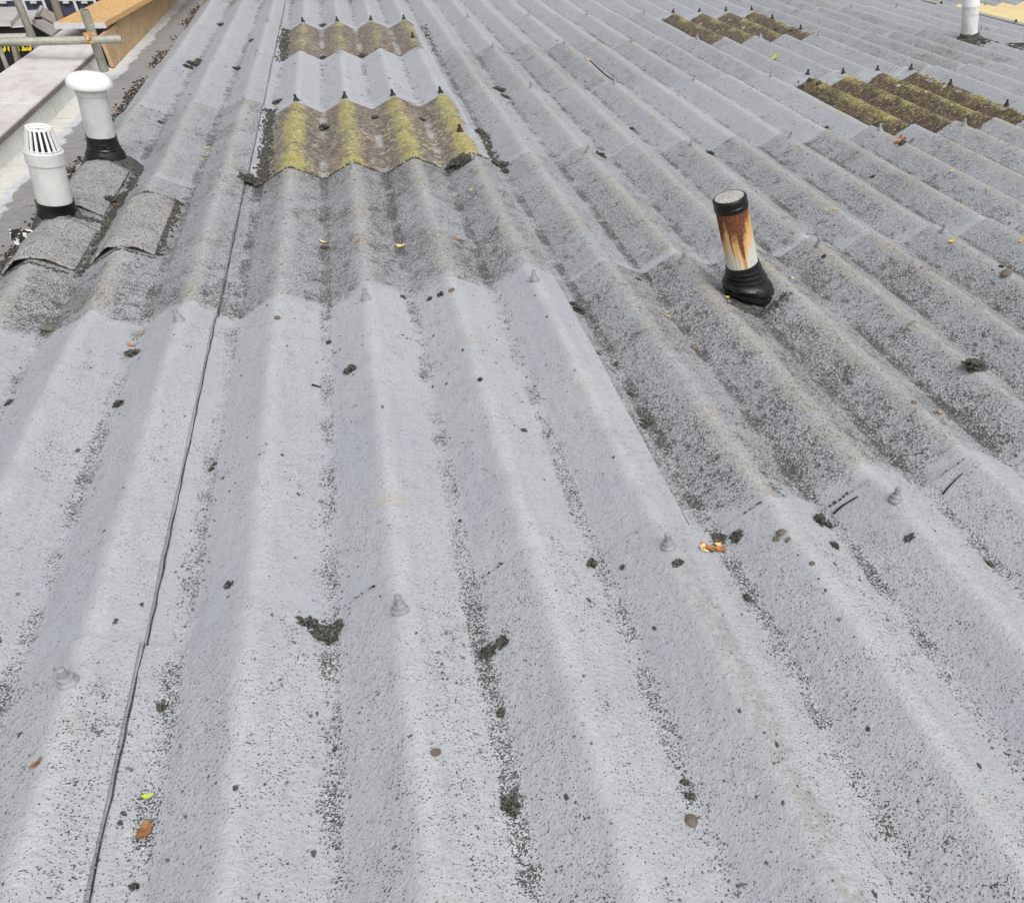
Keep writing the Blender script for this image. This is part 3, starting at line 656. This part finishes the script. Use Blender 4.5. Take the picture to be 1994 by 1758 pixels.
# ------------------------------------------------------------------ felt patches over the left crests
def felt(name, i0, i1, v0, v1, lift, label, seed):
    base = Vector((i0 * PITCH, v0, 0)); A, Bn = 34, 26; verts = []; faces = []
    for layer in (0, 1):
        for bq_ in range(Bn):
            for a in range(A):
                i = i0 + (i1 - i0) * a / (A - 1); v = v0 + (v1 - v0) * bq_ / (Bn - 1)
                v += .02 * noise.noise(Vector((i * 3, seed, 0))) if bq_ in (0, Bn - 1) else 0
                u = i * PITCH; x = (i - round(i)); t = max(-1, min(1, (0.5 - abs(x)) * 3.0 - .35))
                trap = -DEPTH * .95 + DEPTH * 1.0 * max(0, min(1, (0.5 - abs(x)) * 3.6 - .20))
                z = max(trap, prof(u)) * .75 + prof(u) * .25 + lift + .006 * noise.noise(Vector((u * 18, v * 14, seed))) + 1.7 * THK
                verts.append(Vector((u, v, z - (.006 if layer else 0))) - base)
    off = A * Bn
    for b_ in range(Bn - 1):
        for a in range(A - 1):
            p = b_ * A + a; faces.append([p, p + 1, p + A + 1, p + A]); faces.append([off + p, off + p + A, off + p + A + 1, off + p + 1])
    for b_ in range(Bn - 1):
        p = b_ * A; faces.append([p, p + A, off + p + A, off + p]); p += A - 1; faces.append([p, off + p, off + p + A, p + A])
    for a in range(A - 1):
        faces.append([a, off + a, off + a + 1, a + 1]); p = (Bn - 1) * A + a; faces.append([p, p + 1, off + p + 1, off + p])
    return tag(link(name, mesh(name, verts, faces, M_FELT), None, Matrix.Translation(base)), label, "felt patch", "felt patches")
felt("felt_patch", -1.40, -.64, 2.14, 2.74, .006, "granular grey felt patch on the crest beside the slotted vent pipe", 3.0)
felt("felt_patch", -2.36, -1.56, 2.10, 2.50, .006, "granular grey felt patch just upslope of the slotted vent pipe", 5.0)
felt("felt_patch", -2.34, -1.58, 2.66, 3.28, .009, "torn felt patch between the slotted and the mushroom capped pipes", 8.0)
for bb_, (cx_, cy_, cz_), r_, sd_ in ((vp, (0, 0, -.012), .088, 1.0), (vp2, (0, -.01, -.03), .125, 2.0)):
    b = MB(); b.lathe([(r_ * .55, .030), (r_ * .72, .022), (r_ * .86, .004), (r_, -.018), (r_ * 1.08, -.055)], 56, Matrix.Translation((cx_, cy_, cz_)),
            lambda t, z: 1 + .10 * noise.noise(Vector((math.cos(t) * 2, math.sin(t) * 2, sd_))) + .08 * noise.noise(Vector((math.cos(t) * 6, math.sin(t) * 6, sd_ + z * 40))))
    b.build("tar_collar", M_BITUMEN, bb_, True)

# ------------------------------------------------------------------ loose things
def lump(name, seed, mat, squash=.6, rough=.45, sub=3):
    bm = bmesh.new(); bmesh.ops.create_icosphere(bm, subdivisions=sub, radius=1.0); sv = Vector((seed * 3.1, seed * 1.7, seed))
    for v in bm.verts:
        c = v.co.normalized(); d = 1 + rough * noise.noise(c * 1.6 + sv) + rough * .7 * noise.noise(c * 4.2 + sv) + rough * .4 * noise.noise(c * 9 + sv)
        v.co = c * max(.25, d); v.co.z *= squash
    me = bpy.data.meshes.new(name); bm.to_mesh(me); bm.free(); me.materials.append(mat); return me
LUMPS = [lump("moss_clump", s, M_MOSS, .55, .75, 4) for s in range(1, 8)]
PEBS = [lump("pebble", s, M_PEBBLE, .55, .14, 2) for s in range(11, 14)]
rng = random.Random(11)
def put(name, me, x, y, size, label, cat, group=None, stretch=1.0, yaw=None, sink=.25):
    p = on_roof(x, y); M = roof_frame(p.x, p.y); a = rng.uniform(0, TAU) if yaw is None else yaw
    M = M @ Matrix.Translation((0, 0, size * sink)) @ Matrix.Rotation(a, 4, 'Z') @ Matrix.Diagonal((size * stretch, size, size, 1))
    return tag(link(name, me, None, M), label, cat, group)
ORD = ("first", "second", "third", "fourth", "fifth", "sixth", "seventh", "eighth", "ninth", "tenth", "eleventh", "twelfth", "thirteenth", "fourteenth", "fifteenth", "sixteenth", "seventeenth", "eighteenth", "nineteenth", "twentieth")
def where(p):
    i = p.x / PITCH; k = math.floor(p.y / BAY); c = math.cos(TAU * i)
    if c < -.2: s_ = math.floor(i); w_ = "trough"; n_ = s_ if s_ >= 0 else -s_ - 1
    else: s_ = round(i); w_ = "crest"; n_ = s_ - 1 if s_ > 0 else -s_
    side = "right" if s_ >= 0 and not (w_ == "crest" and s_ == 0) else "left"
    row = "upslope of the first bolt row" if k < 0 else "past the %s bolt row" % ORD[k]
    return "%s %s %s of the dark seam, %s" % (ORD[min(n_, 19)], w_, side, row)
# (x, y, pixel width, label)
MOSS = [(640, 1240, 52, "large dark moss clump in the trough beside a coated bolt"), (600, 1216, 30, "moss clump just upslope of the largest near clump"), (658, 1222, 26, None),
        (950, 1272, 34, "brown topped moss clump, twin tailed, in the trough past the bolt"), (978, 1250, 26, None), (995, 1572, 44, "broad crusty moss clump nearest the roof's near end"),
        (1126, 606, 30, "black moss clump in the trough below the felted bays"), (1117, 594, 16, None), (1230, 771, 18, None), (1262, 822, 26, None), (1253, 832, 18, None), (1244, 808, 11, None),
        (1596, 1016, 30, "moss clump lodged at a sheet lap end"), (1612, 1024, 22, None), (1400, 1050, 30, None), (1436, 1046, 24, None), (1455, 1165, 17, None), (1928, 1100, 15, None), (1770, 1049, 16, None),
        (1152, 1098, 22, None), (1213, 1105, 13, None), (1320, 1097, 20, None), (1344, 1552, 18, None), (1333, 1524, 14, None), (682, 721, 24, None), (446, 1140, 20, None),
        (262, 691, 26, "smooth dark grey moss cushion beside two orange leaf scraps"), (232, 788, 22, None), (20, 786, 20, None), (313, 1378, 20, None), (262, 1727, 18, None), (975, 1390, 16, None),
        (632, 484, 16, None), (897, 322, 44, "long moss mound on the lap edge below the lichened rooflight"), (880, 328, 26, None), (975, 325, 32, None), (985, 336, 18, None), (935, 260, 24, None),
        (490, 358, 46, "big black moss clump at the corner of the lichened rooflight"), (540, 202, 20, None), (631, 252, 24, None), (731, 232, 18, None), (822, 235, 12, None),
        (380, 128, 22, None), (366, 132, 16, None), (388, 120, 14, None), (462, 136, 16, None), (312, 240, 11, None), (1230, 253, 13, None), (1384, 301, 18, None), (1170, 304, 18, None), (975, 178, 22, None), (983, 190, 16, None),
        (629, 52, 15, None), (630, 116, 16, None), (706, 112, 17, None), (430, 50, 12, None), (490, 80, 10, None), (1757, 280, 14, None), (1577, 158, 12, None), (1594, 164, 12, None), (1510, 60, 10, None),
        (1625, 1063, 20, None), (858, 575, 14, None), (838, 583, 12, None), (785, 580, 12, None), (1242, 545, 11, None), (1165, 690, 10, None), (1200, 712, 12, None), (935, 740, 12, None), (1020, 838, 11, None), (640, 668, 11, None),
        (412, 915, 12, None), (418, 905, 10, None), (1605, 500, 9, None), (1950, 520, 10, None), (215, 394, 30, "black moss and leaf clump where the felt patches meet"), (237, 388, 20, None), (345, 396, 16, None), (318, 455, 12, None),
        (1690, 1420, 10, None), (1540, 60, 8, None), (1700, 345, 9, None), (1610, 250, 9, None)]
for n_, (x, y, w_, lab) in enumerate(MOSS):
    p = on_roof(x, y); sz = w_ / 2 * (p - CAM).dot(FWD) / FOC * .82
    put("moss_clump", LUMPS[n_ % 7], x, y, sz, lab or "%s moss clump, %s" % ("small" if sz < .012 else "dark", where(p)), "moss", "loose moss clumps", rng.uniform(1.0, 1.5), None, .15)
for x, y, w_ in ((1352, 679, 17), (1345, 1600, 28), (1522, 1038, 16), (1535, 1052, 11), (1513, 1050, 14), (1960, 535, 22), (1635, 1207, 9), (1582, 1098, 10), (92, 642, 22), (848, 1466, 18), (605, 1395, 8), (540, 620, 12), (880, 567, 12), (1780, 785, 12)):
    p = on_roof(x, y); sz = w_ / 2 * (p - CAM).dot(FWD) / FOC
    put("pebble", PEBS[rng.randrange(3)], x, y, sz, "rounded pebble, %s" % where(p), "pebble", "loose pebbles", rng.uniform(1.0, 1.3), None, .3)
tag(put("debris_lump", LUMPS[2], 1898, 715, .022, "coarse brown fibrous lump on the grey flank right of the flue", "debris", None, 1.7, .3), None)
# painted mastic lump by the gutter
k = NT("half_painted_mastic", .7, .3); p_ = k.pos(); nn = k.noise(p_, 35, 4, .65); k.col(k.mix(k.sm(nn, .48, .53), (.02, .02, .018), (.78, .78, .74))); k.bump(k.noise(p_, 150, 3), .006, 1)
p = on_plane(48, 462, -.02); M = Matrix.Translation(p) @ Matrix.Rotation(.5, 4, 'Z') @ Matrix.Diagonal((.034, .055, .034, 1))
tag(link("mastic_lump", lump("mastic_lump", 21, k.m, .8, .4), None, M), "black mastic lump half covered in white paint by the gutter", "mastic")

def leaf_mesh(name, seed, mat, L_=1.0, W=.36, curl=.25):
    r = random.Random(seed); n = 8; verts = []; faces = []
    for a in range(n + 1):
        t = a / n; w_ = W * math.sin(math.pi * min(1, t * .96 + .03)) ** .8 * (1 - .25 * t); z = curl * (t - .5) ** 2 * 1.6
        x = t - .5; bend = .12 * math.sin(t * 3 + seed)
        for s_, e in ((-1, .10), (0, 0), (1, .10)):
            verts.append((x * L_, s_ * w_ * (1 + .12 * r.uniform(-1, 1)) + bend * .3, z + e * curl + .05 * r.uniform(-1, 1) * abs(s_)))
    for a in range(n):
        for c in range(2): p = a * 3 + c; faces.append([p, p + 1, p + 4, p + 3])
    return mesh(name, verts, faces, mat)
LM = {'yellow': mat_leaf("yellow_leaf", (.70, .56, .10), (.60, .45, .10)), 'cream': mat_leaf("cream_leaf", (.72, .60, .32), (.60, .46, .20)), 'green': mat_leaf("green_leaf", (.45, .60, .05), (.55, .62, .10)),
      'brown': mat_leaf("brown_leaf", (.20, .085, .03), (.32, .16, .07)), 'orange': mat_leaf("orange_leaf", (.55, .24, .06), (.42, .16, .05))}
LV = {c: [leaf_mesh("leaf", s, m_, 1, .30 + .06 * (s % 2), .35) for s in (1, 2)] for c, m_ in LM.items()}
LEAVES = [(632, 474, 18, 'cream', "pale cream leaf beside a dark ring of moss"), (780, 481, 20, 'cream', "pale cream leaf in a trough, alone on the mossy bay"), (287, 1552, 20, 'green', "small lime green leaf scrap in the grit lane"),
          (281, 1622, 42, 'brown', "curled ribbed brown leaf lying along the grit lane"), (74, 1487, 26, 'brown', "small brown seed husk on an ochre stained crest"), (278, 651, 13, 'orange', None), (255, 674, 15, 'orange', None),
          (1507, 117, 24, 'green', "bright green leaf on the far grey sheets"), (1142, 118, 14, 'yellow', "yellow leaf at the end of a thin black twig"), (1857, 471, 18, 'yellow', "yellow leaf beside a coated bolt"), (1628, 409, 11, 'cream', None), (1527, 425, 10, 'orange', None),
          (1540, 543, 14, 'cream', None), (1413, 580, 16, 'yellow', "yellow leaf tucked against the rusty flue's boot"), (1299, 616, 12, 'yellow', None), (208, 433, 12, 'yellow', None), (225, 400, 14, 'orange', None), (1827, 806, 18, 'orange', None), (890, 468, 14, 'orange', None),
          (697, 470, 12, 'orange', None), (402, 290, 12, 'cream', None), (400, 312, 12, 'cream', None), (1990, 470, 12, 'yellow', None), (1855, 334, 10, 'cream', None), (345, 425, 12, 'orange', None), (1305, 733, 10, 'cream', None),
          (1183, 467, 10, 'orange', None), (1610, 409, 9, 'cream', None), (920, 370, 10, 'cream', None), (1320, 188, 9, 'orange', None), (952, 162, 9, 'cream', None)]
for x, y, w_, c, lab in LEAVES:
    p = on_roof(x, y); sz = w_ * (p - CAM).dot(FWD) / FOC * 1.1
    put("leaf", LV[c][rng.randrange(2)], x, y, sz, lab or ("%s leaf scrap, %s" % (c, where(p))), "leaf", "fallen leaves", 1.0, rng.uniform(-.6, .6) if w_ < 40 else 1.45, .10)
for (cx, cy, n_, sp, lab) in ((1385, 1067, 9, 20, "dead orange leaf fragment heaped in the trough at a lap"), (1757, 277, 7, 12, "reddish curled leaf fragment by the dark rooflight")):
    for a in range(n_):
        c = ('orange', 'cream', 'brown')[a % 3] if cy > 500 else ('orange', 'brown')[a % 2]; x = cx + rng.gauss(0, sp * .6); y = cy + rng.gauss(0, sp * .32)
        p = on_roof(x, y); sz = (22 if cy > 500 else 13) * (p - CAM).dot(FWD) / FOC
        o = put("leaf", LV[c][a % 2], x, y, sz, lab.replace("orange", {"orange": "orange", "cream": "pale", "brown": "brown"}[c]) if cy > 500 else lab.replace("reddish", {"orange": "reddish", "brown": "dark brown"}[c]), "leaf", "leaf heap by the lap" if cy > 500 else "leaf heap by the rooflight", 1, None, .18); 
# twigs, and two added rods drawing dark lap slits
def twig(pts, r, label):
    P = [on_roof(x, y) + Vector((0, 0, .004)) for x, y in pts]; base = P[0]; b = MB(); b.path([q_ - base for q_ in P], lambda t: r * (1 - .5 * t), 7)
    tag(b.build("twig", M_DARK, None, True, Matrix.Translation(base)), label, "twig")
twig([(1146, 118), (1155, 126), (1168, 138), (1182, 150), (1194, 158), (1206, 162)], .006, "thin black twig curving along a far trough")
twig([(608, 752), (616, 754), (626, 757)], .0028, "short dark twig on a clean flank")
twig([(1835, 965), (1848, 950), (1862, 935), (1874, 924)], .0022, "dark rod drawn in for the slit of an open sheet lap")  # added dark rod stands in for the lap's black slit
twig([(1622, 1003), (1640, 988), (1656, 978), (1670, 970)], .0025, "dark rod drawn in for the lap slit beside a bolt")  # another added rod, blackening the slit of this lap
twig([(1245, 820), (1258, 824), (1270, 826)], .002, "fine dark twig among moss in the trough")

# ------------------------------------------------------------------ loose stuff nobody could count
def scatter(name, pts, sizes, mat, label, kind="stuff", seed=1, flat=.7):
    """many small irregular grains joined into one mesh"""
    r = random.Random(seed); verts = []; faces = []
    O = [(1, 0, 0), (-1, 0, 0), (0, 1, 0), (0, -1, 0), (0, 0, 1), (0, 0, -1)]; F = [(0, 2, 4), (2, 1, 4), (1, 3, 4), (3, 0, 4), (2, 0, 5), (1, 2, 5), (3, 1, 5), (0, 3, 5)]
    for p, s_ in zip(pts, sizes):
        b0 = len(verts); a = r.uniform(0, TAU); ca, sa = math.cos(a), math.sin(a); st = r.uniform(.8, 1.7)
        for o in O:
            x, y, z = o[0] * s_ * st * r.uniform(.7, 1.2), o[1] * s_ * r.uniform(.7, 1.2), o[2] * s_ * flat
            verts.append((p[0] + x * ca - y * sa, p[1] + x * sa + y * ca, p[2] + z))
        faces += [[b0 + i for i in f] for f in F]
    o = link(name, mesh(name, verts, faces, mat, False)); tag(o, label, None, None, kind); return o
r = random.Random(8); pts = []; szs = []
for i in range(-2, 14):
    ut = (i + .5) * PITCH
    v = -1.0
    vmax = 6.5 if i < 8 else 4.5
    while v < vmax:
        step = .0021 * (1 + max(0, v) * 1.3); v += step * r.uniform(.3, 1.7)
        d = noise.noise(Vector((v * 1.3, i * 5.3, 0))) + .5 * noise.noise(Vector((v * 5, i * 3.1, 4)))
        if r.random() > .42 + .9 * d: continue
        u = ut + r.gauss(.0, .011 + .006 * d); pts.append((u, v, surf(u, v) + .0006)); szs.append((.0012 + .0020 * r.random() ** 3) * (1 + max(0, v) * .18))
scatter("grit", pts, szs, M_GRIT, "dark washed grit lying in lanes along the troughs")
# scattered grains over the sheets
pts = []; szs = []
for _ in range(9000):
    v = -1 + 7 * r.random() ** 1.6; u = -.55 + (2.2 + v * .75) * r.random()
    d = noise.noise(Vector((u * 4, v * 4, 7)))
    if r.random() > .45 + d: continue
    pts.append((u, v, surf(u, v) + .0004)); szs.append((.0010 + .0026 * r.random() ** 4) * (1 + max(0, v) * .22))
scatter("grit", pts, szs, M_GRIT, "scattered dark grains over the sheet flanks and crests")
# moss crust packed along rooflight edges
def crust(path, n, spread, size, seed):
    r = random.Random(seed); P = []; Z = []
    for _ in range(n):
        t = r.random() * (len(path) - 1); a = int(t); f = t - a; p = Vector(path[a]).lerp(Vector(path[a + 1]), f)
        u = p.x + r.gauss(0, spread); v = p.y + r.gauss(0, spread); P.append((u, v, surf(u, v) + size * .4)); Z.append(size * r.uniform(.3, 1.25))
    return P, Z
P, Z = [], []
for (ia, ib, va, vb_, n, sp, sz, sd) in ((.52, .46, 2 * BAY + .08, 3 * BAY + .05, 900, .013, .007, 1), (.50, .46, 4 * BAY + .08, 5 * BAY + .05, 500, .016, .008, 2), (4.42, 4.5, 2 * BAY + .1, 2 * BAY + .75, 160, .012, .007, 3),
                                       (4.5, 4.55, 4 * BAY + .2, 5 * BAY, 120, .012, .007, 4), (-.62, -.62, 2.15, 2.72, 260, .007, .006, 9), (-1.48, -1.48, 2.08, 3.3, 420, .011, .007, 10), (-2.42, -2.42, 2.0, 3.2, 300, .011, .007, 11), (-2.3, -1.5, 2.56, 2.60, 300, .009, .006, 12), (-2.3, -1.6, 2.08, 2.07, 120, .005, .004, 13), (-1.4, -.64, 2.12, 2.12, 120, .004, .004, 14), (-1.3, -.6, 2.76, 2.74, 90, .006, .005, 15)):
    a, c = crust([(ia * PITCH, va, 0), (ib * PITCH, vb_, 0)], n, sp, sz, sd); P += a; Z += c
for kk in (2, 4):
    ln = [(u_ * PITCH, kk * BAY + .105, 0) for u_ in np.linspace(.55, 4.6, 40)]
    a, c = crust(ln, 1500 if kk == 2 else 350, .006, .0058, 20 + kk); P += a; Z += c
for kk, jj in ((0, 0), (0, 1), (0, 2), (1, 0), (1, 1), (1, 2), (2, 1)):
    for c_ in range(4):
        if r.random() < .45: continue
        ii = 4 * jj + c_ + .5 + r.uniform(.05, .25); ln = [(ii * PITCH, kk * BAY + .105, 0), ((ii + .22) * PITCH, kk * BAY + .102, 0)]
        a, c = crust(ln, 26, .003, .0032, 50 + c_ + kk * 7 + jj); P += a; Z += c
for kk in (2, 4):
    for (ia, va, ib, vb_, n_) in ((12.5, kk * BAY + .1, 12.6, (kk + 1) * BAY, 160), (12.6, kk * BAY + .11, 16.4, kk * BAY + .105, 240), (16.4, kk * BAY + .1, 16.4, (kk + 1) * BAY, 140)):
        a, c = crust([(ia * PITCH, va, 0), (ib * PITCH, vb_, 0)], n_, .012, .006, int(ia * 10) + kk); P += a; Z += c
a, c = crust([(B4.x - .13, B4.y - .10, 0), (B4.x + .10, B4.y - .22, 0), (B4.x + .22, B4.y - .40, 0)], 420, .045, .010, 77); P += a; Z += c
a, c = crust([(B3.x - .10, B3.y - .09, 0), (B3.x, B3.y - .13, 0), (B3.x + .10, B3.y - .10, 0)], 220, .012, .004, 78); P += a; Z += c
scatter("moss", P, Z, M_MOSS, "black moss crust packed along rooflight edges and laps", seed=3, flat=.9)
# litter along the roof's left edge
P, Z = [], []
for _ in range(3000):
    v = 1.2 + 8 * r.random(); d = noise.noise(Vector((v * 1.7, 3, 1)))
    if r.random() > (.50 if v < 5.5 else .22) + 1.1 * d: continue
    u = -.635 + r.gauss(0, .016 + .012 * max(0, d)); P.append((u, v, gn + .004 + r.random() * .02)); Z.append(r.uniform(.003, .0085))
for _ in range(2600):
    v = .8 + 9 * r.random(); u = -.612 + r.gauss(0, .006); P.append((u, v, gn + .002 + r.random() * .006)); Z.append(r.uniform(.002, .006))  # fine dark grains draw the black gap's shade under the sheet edge
scatter("leaf_litter", P, Z, mat_plain("rotting_litter_gap_shade", (.022, .018, .015), (.10, .082, .068), 90, .9, .2), "dark rotting leaf litter and drawn-in gap shade along the gutter edge", seed=5, flat=.8)
P, Z = [], []
for _ in range(260):
    v = 1.2 + 8 * r.random(); u = -.63 + r.gauss(0, .03); P.append((u, v, gn + .018 + r.random() * .01)); Z.append(r.uniform(.004, .009))
scatter("leaf_litter", P, Z, mat_leaf("litter_flakes", (.42, .24, .12), (.55, .42, .28)), "pale brown leaf flakes strewn along the gutter edge", seed=6, flat=.35)
